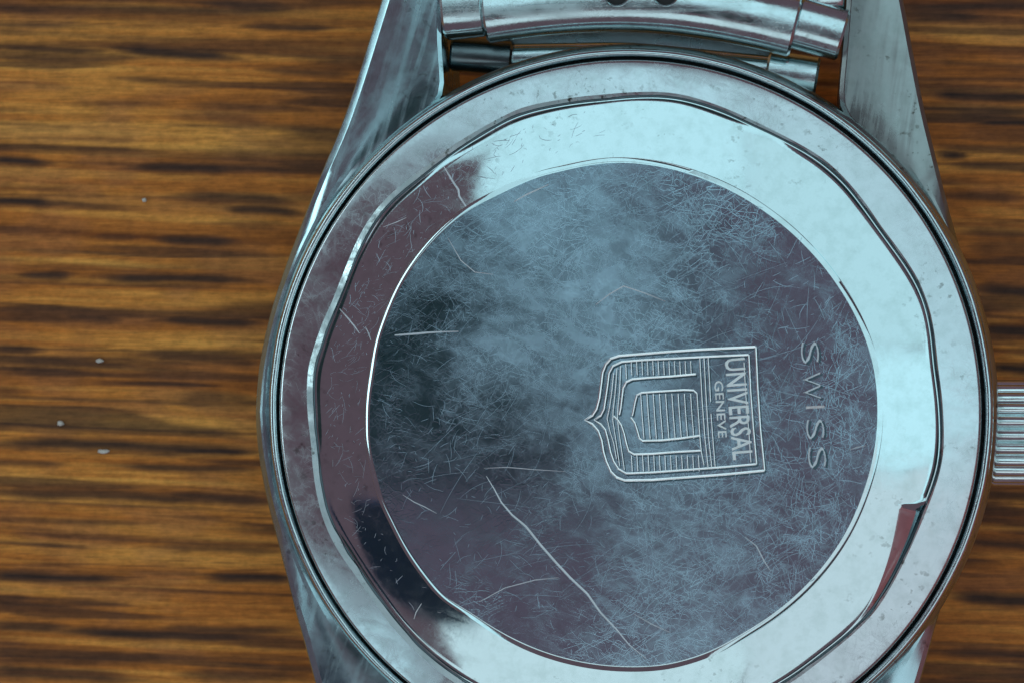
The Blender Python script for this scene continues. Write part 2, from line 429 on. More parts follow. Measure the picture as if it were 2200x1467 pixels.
def bar(name, pts, r, m, z, squash=1.0, n=24, bevel=0.12, parent=None, label=None, power=0.78):
    P = [at(x, y, z) for x, y in pts]
    X = resample([(p.x, p.y) for p in P], n)
    path = [(x, y, z) for x, y in X]; rad = [r] * n
    d0 = (Vector(path[0]) - Vector(path[1])).normalized(); d1 = (Vector(path[-1]) - Vector(path[-2])).normalized()
    path = [tuple(Vector(path[0]) + d0 * bevel)] + path + [tuple(Vector(path[-1]) + d1 * bevel)]
    rad = [r - bevel] + rad + [r - bevel]
    V, F = tube(path, rad, squash=squash, power=power)
    me = mesh(name, V, F); bm = bmesh.new(); bm.from_mesh(me); bmesh.ops.recalc_face_normals(bm, faces=bm.faces); bm.to_mesh(me); bm.free()
    sharp(me, 30)
    o = link(name, me, parent or watch, m)
    if parent is None: o.location = (0, 0, OFF * S)
    if label: o['label'] = label
    return o
ZB = -1.5
end = bar('end_link', [(1046, 28), (1150, 14), (1250, 6), (1350, 4), (1450, 10), (1550, 24), (1640, 42), (1706, 58)], 1.48, M_LINK, ZB, squash=0.85)
bar('collar', [(957, 16), (1000, 12), (1034, 8)], 1.62, M_LINK, ZB - 0.1, squash=0.8, n=8, parent=end)
bar('collar', [(1716, 50), (1760, 62), (1808, 76)], 1.28, M_LINK, ZB - 0.1, squash=0.9, n=8, parent=end)
M_SB = steel('dark_bar_steel', base=(0.16, 0.20, 0.21), rough=0.2)  # darker base colour for the left spring bar
sb = bar('spring_bar', [(975, 116), (1040, 121), (1098, 126)], 0.86, M_SB, -3.6, n=10)
bar('spring_bar', [(1652, 150), (1700, 158), (1752, 166)], 0.98, M_LINK, -3.4, n=10)
bar('bar_neck', [(1098, 122), (1350, 118), (1652, 148)], 0.62, M_LINK, -3.8, n=20)
M_PLATE = steel('end_plate_steel', base=(0.42, 0.50, 0.54), rough=0.25, smudge=0.2, grime=0.3)
def slab(name, px, z0, z1, m, parent=None, bevel=0.08):
    T = [at(x, y, z1) for x, y in px]; n = len(T)
    c = sum((Vector((p.x, p.y, 0)) for p in T), Vector()) / n
    def ins(p, d): v = Vector((p.x, p.y, 0)) - c; return c + v * (1 - d / v.length)
    V = [(ins(p, 0).x, ins(p, 0).y, z0) for p in T] + [(ins(p, 0).x, ins(p, 0).y, z1 - bevel) for p in T] + [(ins(p, bevel).x, ins(p, bevel).y, z1) for p in T]
    F = []
    for a in (0, 1):
        for j in range(n):
            k = (j + 1) % n; F.append((a * n + j, a * n + k, (a + 1) * n + k, (a + 1) * n + j))
    F.append(tuple(range(2 * n, 3 * n))); F.append(tuple(reversed(range(n))))
    me = mesh(name, V, F); bm = bmesh.new(); bm.from_mesh(me); bmesh.ops.recalc_face_normals(bm, faces=bm.faces); bm.to_mesh(me); bm.free()
    sharp(me, 25)
    o = link(name, me, parent or watch, m)
    if parent is None: o.location = (0, 0, OFF * S)
    return o
slab('end_plate', [(1085, 60), (1670, 60), (1670, 172), (1560, 140), (1450, 122), (1350, 116), (1230, 124), (1085, 150)], -5.0, -3.9, M_PLATE)
# links of the bracelet above the picture's edge
for (cx, cy, wpx, hpx) in ((1140, -62, 150, 62), (1320, -72, 150, 62), (1480, -62, 150, 62), (1640, -44, 130, 62), (1000, -52, 80, 62), (1775, -10, 80, 50)):
    slab('bracelet_link', [(cx - wpx / 2, cy - hpx / 2), (cx + wpx / 2, cy - hpx / 2), (cx + wpx / 2, cy + hpx / 2), (cx - wpx / 2, cy + hpx / 2)], -3.0, -0.9, M_LINK, bevel=0.2)
for x in (1325, 1430):
    P = at(x, -15, 0.0)
    a = [(P.x + 0.66 * math.cos(t), P.y + 0.66 * math.sin(t)) for t in np.linspace(0, 2 * math.pi, 32, endpoint=False)]
    L = [[(P.x + r * math.cos(t), P.y + r * math.sin(t), z) for t in np.linspace(0, 2 * math.pi, 32, endpoint=False)] for r, z in ((0.66, -1.2), (0.66, 0.0), (0.61, 0.06), (0.56, 0.0), (0.56, -0.5))]
    V, F = rings(L); F = [tuple(reversed(f)) for f in F]
    pin = part('pin_hole', V, F, M_LINK)
    V, F = rings([[(P.x + r * math.cos(t), P.y + r * math.sin(t), -0.10) for t in np.linspace(0, 2 * math.pi, 32, endpoint=False)] for r in (0.565, 0.01)])
    part('hole_shade', V, [tuple(reversed(f)) for f in F], M_SHADE, parent=pin)  # black disc stands in for the shade inside the hole

# ------------------------------------------------------------------ crown
def crown():
    c0 = at(2119, 929, -4.6); R = 2.62; NF = 22; n = NF * 10
    L = []
    prof = [(-0.55, 0.55, 0), (-0.55, 0.72, 0), (0.0, 0.80, 0), (0.05, 0.90, 0.0), (0.12, 0.955, 0.6), (0.35, 1.0, 1), (2.4, 1.0, 1), (2.75, 0.97, 0.7), (2.95, 0.90, 0.2), (3.05, 0.80, 0), (3.1, 0.3, 0), (3.12, 0.01, 0)]
    for x, f, k in prof:
        l = []
        for j in range(n):
            t = 2 * math.pi * j / n
            s = abs(math.sin(NF * t / 2)) ** 0.55
            r = R * f - k * 0.42 * (1 - s)
            l.append((c0.x + x, c0.y + r * math.cos(t), c0.z + r * math.sin(t)))
        L.append(l)
    V, F = rings(L, cap0=True, cap1=True)
    me = mesh('crown', V, F); bm = bmesh.new(); bm.from_mesh(me); bmesh.ops.recalc_face_normals(bm, faces=bm.faces); bm.to_mesh(me); bm.free()
    sharp(me, 50)
    o = link('crown', me, watch, steel('crown_steel', base=(0.82, 0.92, 0.93), rough=0.17, smudge=0.1, grime=0.3)); o.location = (0, 0, OFF * S)
    V, F = tube([(c0.x - 2.5, c0.y, c0.z), (c0.x - 0.2, c0.y, c0.z)], [1.5, 1.5], 32)
    me = mesh('crown_tube', V, F); link('crown_tube', me, o, M_SHADE)  # tube coloured near-black as the shadow behind the crown
crown()

# ------------------------------------------------------------------ marks on the case back
ZT = Z_DISC
def zs(x, y):   # height of the centre disc, and of the annulus outside it
    r = math.hypot(x, y)
    if r < 12.0: return ztop(r)
    return zann(max(r, 12.3)) - 0.05 * min(1, max(0, (r - 12.4) / 2.6)) ** 3
def ribbon(points, width, lift=0.004, taper=True, V=None, F=None, ridge=0.0):
    """flat (or slightly ridged) stroke lying on the case back; points in mm"""
    V = [] if V is None else V; F = [] if F is None else F
    n = len(points); b0 = len(V)
    for i, (x, y) in enumerate(points):
        x0, y0 = points[max(i - 1, 0)]; x1, y1 = points[min(i + 1, n - 1)]
        dx, dy = x1 - x0, y1 - y0; l = math.hypot(dx, dy) or 1
        wv = width * 0.5
        if taper: wv *= 0.25 + 0.75 * math.sin(math.pi * (i + 0.5) / n)
        nx, ny = -dy / l * wv, dx / l * wv
        z = zs(x, y) + lift
        if ridge:
            V += [(x + nx, y + ny, z - 0.002), (x, y, z + ridge), (x - nx, y - ny, z - 0.002)]
        else:
            V += [(x + nx, y + ny, z), (x - nx, y - ny, z)]
    m = 3 if ridge else 2
    for i in range(n - 1):
        for k in range(m - 1):
            F.append((b0 + i * m + k + 1, b0 + (i + 1) * m + k + 1, b0 + (i + 1) * m + k, b0 + i * m + k))
    return V, F
def pxs(l, z=ZT + 0.05): return [tuple(at(x, y, z)[:2]) for x, y in l]
def mark(name, pts_px, width, m=M_SCR, taper=True, lift=0.004, z=ZT + 0.05, label=None, ridge=0.008):
    P = pxs(pts_px, z); V, F = ribbon(P, width, lift, taper, ridge=ridge)
    return part(name, V, F, m, parent=back, smooth=False, label=label)
mark('scratch', [(1045,1022),(1062,1050),(1077,1078),(1100,1105),(1130,1130),(1160,1168),(1195,1208),(1225,1240),(1262,1275),(1290,1315),(1325,1352),(1352,1385),(1388,1414)], 0.11, label='long pale scratch running down the lower half of the disc')
mark('scratch', [(822,728),(850,720),(880,718),(915,715),(945,713),(985,712)], 0.09)
mark('scratch', [(951,357),(962,375),(974,394),(984,408),(986,422),(997,438),(1006,452)], 0.10, z=Z_ANN - .1)
mark('scratch', [(728,664),(745,682),(762,702),(772,716)], 0.07, z=Z_ANN - .25)
mark('scratch', [(1104,434),(1130,419),(1150,410),(1178,397)], 0.07)
mark('scratch', [(1040,1005),(1090,1003),(1150,1008),(1215,1012)], 0.045)
mark('scratch', [(1280,655),(1310,632),(1340,615),(1385,630),(1430,648)], 0.06)
mark('scratch', [(865,1062),(890,1078),(912,1088),(938,1102)], 0.05)
mark('scratch', [(1860,957),(1842,960),(1825,966)], 0.05)
mark('scratch', [(1600,1152),(1625,1172),(1642,1205),(1655,1225)], 0.06)
mark('scratch', [(1030,1292),(1085,1262),(1150,1245),(1200,1240)], 0.05)
mark('scratch', [(1362,1318),(1400,1340),(1440,1358)], 0.05)
mark('scratch', [(962,512),(990,560),(1020,585),(1060,590)], 0.05)
# the many hair-fine scuffs on the disc: nobody could count them
def scuffs(n, lmin, lmax, wmin, wmax, seed, rmax=11.9, dens=None):
    r_ = random.Random(seed); V, F = [], []
    k = 0
    while k < n:
        x, y = r_.uniform(-12, 12), r_.uniform(-12, 12)
        if math.hypot(x, y) > rmax: continue
        if dens and r_.random() > dens(x, y): continue
        a = r_.gauss(0.45, 0.9) if r_.random() < 0.6 else r_.uniform(0, math.pi)
        l = lmin + (lmax - lmin) * r_.random() ** 2.2; cur = r_.gauss(0, 0.13)
        pts = []; m = 5
        px_, py_ = x, y
        for i in range(m):
            pts.append((px_, py_)); px_ += math.cos(a) * l / m; py_ += math.sin(a) * l / m; a += cur * 0.5 + r_.gauss(0, 0.12)
        if max(math.hypot(*p) for p in pts) > 12.0: continue
        ribbon(pts, r_.uniform(wmin, wmax), 0.003 + 0.002 * r_.random(), True, V, F); k += 1
    return V, F
V, F = scuffs(1250, 0.2, 1.5, 0.012, 0.030, 5)
r_ = random.Random(77)
for _ in range(150):        # longer, straighter, fainter ones
    a0 = r_.uniform(0, 2 * math.pi); rr = 10.5 * math.sqrt(r_.random()); x, y = rr * math.cos(a0), rr * math.sin(a0)
    a = r_.gauss(0.35, 0.5) if r_.random() < 0.7 else r_.uniform(0, math.pi); l = r_.uniform(1.2, 4.5); cur = r_.gauss(0, 0.05); pts = []
    for i in range(9):
        pts.append((x, y)); x += math.cos(a) * l / 9; y += math.sin(a) * l / 9; a += cur
    if max(math.hypot(*p) for p in pts) < 12.0: ribbon(pts, r_.uniform(0.010, 0.022), 0.005, True, V, F)
part('hairline_scuffs', V, F, steel('scuff_steel', base=(0.55, 0.80, 0.95), rough=0.27, smudge=0.05), parent=back, smooth=False, kind='stuff')

# finer ones on the left half of the polished bevel
r_ = random.Random(21); V, F = [], []
while len(V) < 10 * 420:
    th = math.radians(r_.gauss(155, 34)); rr = r_.uniform(12.7, 14.6)
    if not 95 < math.degrees(th) < 232: continue
    x, y = rr * math.cos(th), rr * math.sin(th); a = r_.gauss(0.5, 0.8); l = 0.15 + 1.0 * r_.random() ** 3; cur = r_.gauss(0, 0.15); pts = []
    for i in range(5):
        pts.append((x, y)); x += math.cos(a) * l / 5; y += math.sin(a) * l / 5; a += cur
    if not all(12.6 < math.hypot(*p) < 14.75 for p in pts): continue
    ribbon(pts, r_.uniform(0.012, 0.028), 0.004, True, V, F)
part('hairline_scuffs', V, F, steel('bevel_scuff_steel', base=(0.50, 0.56, 0.64), rough=0.34, smudge=0.05), parent=back, smooth=False, kind='stuff')
mark('scratch', [(822,488),(850,478),(872,468)], 0.05, z=Z_ANN - .25)
mark('scratch', [(785,702),(792,716),(797,731)], 0.05, z=Z_ANN - .2)
mark('scratch', [(905,1296),(893,1315),(888,1330)], 0.05, z=Z_ANN - .2)

# emblem and lettering, etched: bright frosted lines, each with an offset dark stroke painted in as its shadow
EV, EF, DV, DF = [], [], [], []
M_LET = steel('etched_letter_steel', base=(0.95, 1.0, 1.0), rough=0.42, smudge=0.08)
M_LINE_SHADOW = steel('line_shadow_steel', base=(0.10, 0.16, 0.19), rough=0.3)
O0 = Vector(at(1475, 890, ZT + .05)[:2])
ux = (Vector(at(1620, 745, ZT)[:2]) - Vector(at(1340, 765, ZT)[:2])).normalized()
def stroke(px, wd=0.10):
    P = pxs(px); ribbon(P, wd * 0.92, 0.006, False, EV, EF, ridge=wd * 0.10)
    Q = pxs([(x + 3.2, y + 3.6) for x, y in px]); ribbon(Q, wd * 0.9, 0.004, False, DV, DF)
# outer shield, open lines from the photograph (point at the left)
outer = [(1623,745),(1560,748),(1500,751),(1440,755),(1380,760),(1330,764),(1312,770),(1301,782),(1294,800),(1291,825),(1287,855),(1281,878),(1272,892),(1257,901),(1272,910),(1285,925),(1292,945),(1296,970),(1302,990),(1312,1012),(1324,1024),(1342,1031),(1400,1030),(1480,1024),(1560,1018),(1642,1010)]
stroke(outer, 0.12)
stroke([(1623,745),(1627,830),(1633,920),(1642,1010)], 0.10)
inner = [(1608,762),(1540,765),(1460,769),(1380,773),(1335,777),(1316,786),(1308,800),(1305,825),(1301,852),(1297,878),(1290,892),(1277,901),(1290,910),(1300,922),(1306,945),(1311,970),(1318,990),(1328,1006),(1345,1016),(1400,1014),(1480,1008),(1560,1002),(1625,996)]
stroke(inner, 0.10)
stroke([(1608,762),(1612,840),(1618,920),(1625,996)], 0.09)
stroke([(1598,778),(1602,850),(1608,920),(1613,992)], 0.05)
# left "sky" arcs of the shield
stroke([(1318,800),(1314,840),(1309,875),(1304,898),(1310,925),(1318,950),(1324,985)], 0.05)
stroke([(1325,790),(1322,835),(1317,880),(1316,901),(1322,940),(1331,1000)], 0.05)
stroke([(1333,785),(1331,835),(1327,875),(1326,900),(1332,945),(1341,1008)], 0.05)
# outer U letter
stroke([(1495,803),(1440,808),(1390,811),(1358,814),(1345,820),(1338,833),(1336,850),(1333,875),(1330,890)], 0.10)
stroke([(1318,893),(1326,900),(1334,912),(1340,930),(1345,952),(1350,968),(1362,975),(1400,974),(1450,970),(1505,967)], 0.10)
# inner U letter
stroke([(1497,845),(1490,838),(1470,837),(1420,840),(1378,843),(1368,848),(1364,862),(1361,878),(1358,892)], 0.09)
stroke([(1355,896),(1363,907),(1368,922),(1373,940),(1380,946),(1420,945),(1460,941),(1503,935)], 0.10)
stroke([(1497,845),(1500,890),(1503,935),(1506,968),(1512,998)], 0.06)
for i in range(9):   # bars inside the inner letter
    x = 1376 + i * 13.4
    stroke([(x, 845), (x + 3, 890), (x + 7, 941)], 0.055)
for i in range(13):  # hatching above and below
    x = 1344 + i * 11.6
    if x < 1490: stroke([(x, 775 + (6 if i == 0 else 0)), (x + 1.5, 805 + (8 if i == 0 else 0))], 0.05)
    x2 = 1356 + i * 12.0
    stroke([(x2, 977), (x2 + 2, 1011)], 0.05)
stroke([(1503,768),(1508,860),(1514,940),(1521,1004)], 0.055)
stroke([(1512,768),(1517,860),(1522,940),(1529,1004)], 0.055)
stroke([(1521,768),(1524,820),(1526,862)], 0.055)
stroke([(1527,888),(1531,940),(1536,1002)], 0.055)
emb = part('engraved_emblem', EV, EF, M_ENG, parent=back, smooth=False, label='bright etched shield emblem with two nested letter U outlines')
part('line_shadow', DV, DF, M_LINE_SHADOW, parent=back, smooth=False)

def lettering(name, text, p0, p1, height_mm, depth=0.02, squeeze=1.0, m=M_ENG, offset=0.0, lift=0.008, spacing=1.0):
    """text read downwards from p0 to p1 (photo pixels), baseline on that line"""
    a = at(*p0, ZT + .05); b = at(*p1, ZT + .05); d = Vector((b.x - a.x, b.y - a.y)); Lm = d.length; d.normalize()
    cu = bpy.data.curves.new(name, 'FONT'); cu.body = text; cu.size = 1.0; cu.space_character = spacing; cu.offset = offset
    cu.resolution_u = 3; cu.bevel_depth = 0.018; cu.bevel_resolution = 1
    tmp = bpy.data.objects.new(name, cu); COL.objects.link(tmp)
    bpy.context.view_layer.update()
    dg = bpy.context.evaluated_depsgraph_get(); me = bpy.data.meshes.new_from_object(tmp.evaluated_get(dg))
    bpy.data.objects.remove(tmp)
    co = np.empty(len(me.vertices) * 3); me.vertices.foreach_get('co', co); co = co.reshape(-1, 3)
    x0, x1 = co[:, 0].min(), co[:, 0].max(); y0, y1 = co[:, 1].min(), co[:, 1].max()
    X = (co[:, 0] - x0) / (x1 - x0) * Lm; Y = (co[:, 1] - y0) / (y1 - y0) * height_mm
    up = Vector((-d.y, d.x))
    out = np.empty_like(co)
    out[:, 0] = a.x + d.x * X + up.x * Y; out[:, 1] = a.y + d.y * X + up.y * Y
    for i in range(len(out)): out[i, 2] = zs(out[i, 0], out[i, 1]) + lift + max(co[i, 2], -0.01) * 0.45
    me.vertices.foreach_set('co', (out * S).ravel()); me.update()
    o = link(name, me, back, m, False)
    return o
lettering('engraved_lettering', 'UNIVERSAL', (1556, 771), (1574, 988), 0.98, offset=-0.004, m=M_LET)
lettering('engraved_lettering', 'GENEVE', (1534, 818), (1543, 940), 0.42, offset=-0.004, m=M_LET)
for i, ch in enumerate('SWISS'):
    ys = [(735, 782), (800, 858), (868, 882), (901, 944), (960, 1006)][i]
    xs = 1712 + i * 3.8
    if ch == 'I':
        V, F = ribbon(pxs([(xs + 12, 875), (xs + 52, 873)]), 0.12, 0.009, False)
        part('engraved_letter', V, F, M_ENG, parent=back, smooth=False)
    else:
        lettering('engraved_letter', ch, (xs + 8, ys[0]), (xs + 10, ys[1]), 0.84, offset=-0.034, lift=0.008, m=M_SCR)
        lettering('letter_shadow', ch, (xs + 13, ys[0] + 3), (xs + 15, ys[1] + 3), 0.84, offset=-0.030, m=M_LINE_SHADOW, lift=0.007)  # dark offset copy painted in as the letter's shadow

# ------------------------------------------------------------------ table
def vnoise(x, y, seed):
    xi = np.floor(x).astype(np.int64); yi = np.floor(y).astype(np.int64); xf = x - xi; yf = y - yi
    def h(a, b):
        n = (a * 374761393 + b * 668265263 + seed * 974634777) & 0xFFFFFFFF
        n = ((n ^ (n >> 13)) * 1274126177) & 0xFFFFFFFF
        return ((n ^ (n >> 16)) & 0xFFFF) / 65535.0
    u = xf * xf * (3 - 2 * xf); v = yf * yf * (3 - 2 * yf)
    return (h(xi, yi) * (1 - u) + h(xi + 1, yi) * u) * (1 - v) + (h(xi, yi + 1) * (1 - u) + h(xi + 1, yi + 1) * u) * v
def fbm(x, y, seed, o=4, gain=0.5):
    s = 0; a = 1; t = 0
    for i in range(o):
        s = s + a * vnoise(x * 2 ** i, y * 2 ** i, seed + i * 17); t += a; a *= gain
    return s / t
# dark streaks seen in the photograph: x0, y0, x1, y1, half thickness (px), strength
STREAKS = [(-60,12,620,35,8,.45),(-60,18,130,24,9,.6),(230,100,520,130,11,.85),(-40,98,240,112,8,.75),(430,5,620,18,10,.6),(520,55,720,62,7,.75),(560,148,760,160,8,.6),(240,165,520,190,6,.55),
 (400,225,700,240,7,.55),(150,222,360,226,5,.4),(-60,345,110,353,9,.85),(270,362,520,365,11,.85),(300,355,690,372,7,.6),(-60,432,130,440,9,.9),(370,420,640,440,10,.7),(480,448,650,462,9,.8),(200,510,300,508,7,.5),(330,512,510,520,10,.85),
 (40,592,160,594,8,.8),(200,596,545,604,9,.9),(120,680,260,688,9,.7),(330,688,570,694,9,.9),(-60,748,90,752,8,.85),(290,760,560,775,10,.75),(430,775,560,782,7,.6),
 (-60,835,60,838,8,.5),(380,855,560,868,14,.55),(-60,950,560,965,12,.75),(330,962,560,970,8,.8),(-40,990,140,998,6,.6),(240,998,560,1008,8,.75),(-60,1052,560,1072,11,.75),(330,1055,600,1078,9,.85),
 (-60,1115,320,1122,6,.5),(330,1175,620,1183,7,.55),(-60,1236,280,1240,8,.9),(440,1242,640,1247,10,.8),(-60,1345,160,1350,10,.75),(100,1355,620,1368,11,.85),(330,1350,640,1352,9,.7),(150,1400,620,1418,5,.4),(-60,1440,300,1458,12,.75),(380,1445,660,1450,10,.6),
 (1900,8,2260,22,11,.7),(1930,28,2110,40,7,.8),(1980,132,2260,146,5,.45),(1970,198,2260,212,9,.95),(2090,262,2260,270,7,.8),(2000,310,2260,330,7,.65),(2010,330,2080,334,8,.8),(2010,418,2200,425,9,.6),(2040,350,2260,368,8,.7),
 (2060,500,2260,508,8,.6),(2080,535,2260,545,16,.5),(2090,622,2260,635,13,.85),(2100,705,2260,716,13,.85),(2120,785,2260,795,9,.9),(2080,1062,2260,1068,9,.75),(2050,1100,2260,1110,14,.45),(2060,1160,2260,1172,11,.6),(2040,1285,2260,1292,11,.85),(2010,1400,2260,1412,11,.7),(2000,1450,2260,1456,9,.7)]
LIGHTS = [(-60,0,420,20,8,.4),(-60,140,300,150,9,.4),(-60,285,620,330,16,.55),(0,318,420,330,12,.5),(30,452,560,478,7,.6),(-60,555,330,575,8,.65),(-60,715,540,748,10,.4),(-60,885,560,915,14,.55),(-60,1030,540,1040,6,.5),(100,1190,560,1215,10,.5),(-60,1260,400,1300,16,.3),
 (1990,70,2260,90,16,.5),(2010,225,2260,245,10,.45),(2080,690,2260,670,12,.5),(2140,750,2260,760,12,.5),(2060,1125,2260,1140,8,.3),(2080,450,2260,460,9,.45)]
def warp_noise(x, y): return (fbm(x / 26.0, y / 5.0, 40, 3) - 0.5)
def add_sorted(a, b): return np.r_[a, b]
inner_x = np.arange(-34, 24.01, 0.30); inner_y = np.arange(-17.5, 23.01, 0.075)
ox = np.array([-400, -250, -150, -100, -70, -55, -45, -38]); ox2 = np.array([28, 34, 42, 55, 75, 110, 160, 250, 400])
oy = np.r_[-400, np.arange(-300, -100, 2.0), np.arange(-100, -17.6, 0.5)]; oy2 = np.r_[np.arange(23.5, 110, 0.5), np.arange(110, 300, 2.0), 400]
gx = np.r_[ox, inner_x, ox2]; gy = np.r_[oy, inner_y, oy2]
X, Y = np.meshgrid(gx, gy)
sl = -0.035                                                   # the grain falls slightly to the right
U = X; Vv = Y - sl * X
wv = warp_noise(X, Y) * 0.9
base = 0.6 * fbm(U / 45.0, (Vv + wv) / 0.80, 1, 4, 0.62) + 0.4 * fbm(U / 18.0, (Vv + wv) / 0.9, 11, 4, 0.55)
band = fbm(U / 40.0, (Vv + wv) / 2.2, 2, 3)
fine = fbm(U / 14.0, (Vv + wv) / 0.20, 3, 3, 0.55)
blot = fbm(U / 3.0, Vv / 1.0, 4, 4)
tone = 0.52 + (base - 0.5) * 1.25 + (band - 0.5) * 0.5 + (fine - 0.5) * 0.30 + (blot - 0.5) * 0.12
darkk = np.zeros_like(tone); lite = np.zeros_like(tone)
wob = (fbm(X / 5.0, Y / 2.0, 60, 3) - 0.5)
for lst, acc in ((STREAKS, darkk), (LIGHTS, lite)):
    for (x0, y0, x1, y1, h, k) in lst:
        a = at(x0, y0, Z_TABLE); b = at(x1, y1, Z_TABLE); hm = h / 44.0 * 1.20; k = min(1, k * 1.2); ex = (b.x - a.x) * 0.10; a.x -= ex; b.x += ex
        t = (X - a.x) / (b.x - a.x)
        yc = a.y + (b.y - a.y) * t + wob * hm * 1.5
        env = np.clip(np.minimum(t, 1 - t) / 0.30, 0, 1)
        env = env * env * (3 - 2 * env)
        q = np.abs(Y - yc) / (hm * (0.35 + 0.65 * env) * (0.75 + 0.8 * np.clip(base, 0, 1)))
        f = np.exp(-q ** 2.8) * np.sqrt(env) * k
        if a.x > 0: f = np.where(X < 17.5, f * np.clip((X - 12) / 4, 0, 1), f)
        acc[...] = np.maximum(acc, f)
ridge1 = 1 - np.abs(2 * fbm(U / 60.0, (Vv + wv * 0.7) / 1.5, 201, 3, 0.5) - 1)
ridge2 = 1 - np.abs(2 * fbm(U / 48.0, (Vv + wv * 0.7) / 0.7, 301, 2, 0.5) - 1)
lines = np.clip((ridge1 - 0.90) / 0.07, 0, 1) * 0.64 * np.clip((fbm(U / 14.0, Vv / 1.5, 401, 2) - 0.36) / 0.2, 0, 1)
lines = np.maximum(lines, np.clip((ridge2 - 0.92) / 0.06, 0, 1) * 0.44 * np.clip((fbm(U / 9.0, Vv / 1.0, 402, 2) - 0.42) / 0.2, 0, 1))
rest = np.clip((fbm(U / 16.0, (Vv + wv) / 0.8, 91, 3) - 0.60) / 0.10, 0, 1)      # further streaks of the same kind, everywhere
near = (X > -44) & (X < -8) & (Y > -16) & (Y < 22)
near2 = (X > 13) & (X < 30) & (Y > -16) & (Y < 22)
rest = np.where(near | near2, rest * 0.75, rest * 0.9)
darkk = 1 - (1 - np.maximum(darkk, rest)) * (1 - lines)
darkk *= 0.85 + 0.35 * fine
tone = np.clip(tone + lite * 0.34, 0, 1.15)
C_lo = np.array([0.24, 0.066, 0.012]); C_mid = np.array([0.60, 0.195, 0.030]); C_hi = np.array([0.98, 0.44, 0.085]); C_dk = np.array([0.058, 0.028, 0.019])
t = tone[..., None]
colr = np.where(t < 0.5, C_lo + (C_mid - C_lo) * np.clip((t - 0.12) / 0.38, 0, 1), C_mid + (C_hi - C_mid) * np.clip((t - 0.5) / 0.45, 0, 1.2))
ash = np.clip((fbm(U / 3.5, Vv / 1.2, 77, 3) - 0.48) / 0.2, 0, 1)[..., None]    # greyer, duller wood in places
colr = colr * (1 - ash * 0.30) + np.array([0.30, 0.125, 0.065]) * ash * 0.30
colr = colr * (1 - darkk[..., None] * 0.95) + C_dk * darkk[..., None] * 0.92
hgt = (base - 0.5) * 0.05 + (fine - 0.5) * 0.03 - darkk * 0.05
ny, nx = X.shape
VV = np.c_[X.ravel(), Y.ravel(), (Z_TABLE - 0.04 + hgt).ravel()] * S
idx = np.arange(nx * ny).reshape(ny, nx)
FF = np.c_[idx[:-1, :-1].ravel(), idx[:-1, 1:].ravel(), idx[1:, 1:].ravel(), idx[1:, :-1].ravel()]
me = bpy.data.meshes.new('table_top')
me.vertices.add(len(VV)); me.vertices.foreach_set('co', VV.ravel())
me.loops.add(FF.size); me.loops.foreach_set('vertex_index', FF.ravel())
me.polygons.add(len(FF)); me.polygons.foreach_set('loop_start', np.arange(0, FF.size, 4)); me.polygons.foreach_set('loop_total', np.full(len(FF), 4))
me.update(calc_edges=True); me.validate()
ca = me.color_attributes.new('grain', 'FLOAT_COLOR', 'POINT')
ca.data.foreach_set('color', np.c_[colr.reshape(-1, 3), np.ones(nx * ny)].ravel())
mw, nt, b = mat('streaked_wood')
at_ = nt.nodes.new('ShaderNodeAttribute'); at_.attribute_name = 'grain'
v = coords(nt, (1, 11, 1)); nf = noise(nt, v, 700, 5, 0.7)
vb = coords(nt, (1, 1.6, 1)); nb = noise(nt, vb, 1500, 3, 0.6)
mul = nt.nodes.new('ShaderNodeMix'); mul.data_type = 'RGBA'; mul.blend_type = 'MULTIPLY'; mul.inputs[0].default_value = 1.0
nt.links.new(at_.outputs['Color'], mul.inputs[6])
comb = math_n(nt, 'ADD', math_n(nt, 'MULTIPLY', nf, 0.55), math_n(nt, 'MULTIPLY', nb, 0.45))
nt.links.new(ramp(nt, comb, [(0.34, g(0.66)), (0.66, g(1.32))]), mul.inputs[7])
nt.links.new(mul.outputs[2], b.inputs['Base Color'])
b.inputs['Roughness'].default_value = 0.55; b.inputs['Specular IOR Level'].default_value = 0.25
bp = nt.nodes.new('ShaderNodeBump'); bp.inputs['Strength'].default_value = 0.5; bp.inputs['Distance'].default_value = 0.00004
nt.links.new(nf, bp.inputs['Height']); nt.links.new(bp.outputs[0], b.inputs['Normal'])
tb = link('table_top', me, None, mw)
tag(tb, 'brown wooden table surface with dark streaky grain under the watch', None, None, 'structure')

# ------------------------------------------------------------------ crumbs on the table
m_c, ntc, bc = mat('pale_crumb'); bc.inputs['Base Color'].default_value = (0.85, 0.80, 0.70, 1); bc.inputs['Roughness'].default_value = 0.5
vc = coords(ntc, (1, 1, 1)); ncr = noise(ntc, vc, 3000, 3)
ntc.links.new(ramp(ntc, ncr, [(0.3, (0.55, 0.50, 0.42, 1)), (0.7, (0.92, 0.90, 0.84, 1))]), bc.inputs['Base Color'])
def crumb(px, py, sx, sy, label, seed):
    r_ = random.Random(seed); bm = bmesh.new(); bmesh.ops.create_icosphere(bm, subdivisions=2, radius=1)
    for v_ in bm.verts:
        k = 1 + r_.uniform(-0.42, 0.30); v_.co = Vector((v_.co.x * sx * k, v_.co.y * sy * k, v_.co.z * min(sx, sy) * 0.7 * k)) * S
    me = bpy.data.meshes.new('crumb'); bm.to_mesh(me); bm.free()
    o = link('crumb', me, None, m_c); p = at(px, py, Z_TABLE); o.location = (p.x * S, p.y * S, (Z_TABLE + min(sx, sy) * 0.35) * S)
    tag(o, label, 'crumb', 'pale crumbs on the table'); return o
crumb(130, 908, 0.19, 0.17, 'brightest white crumb, roundest of those on the table, lowest but one', 1)
crumb(310, 430, 0.13, 0.12, 'small pale round crumb highest up on the bare wood', 2)
crumb(215, 775, 0.20, 0.12, 'elongated pale crumb half way down the bare wood', 3)
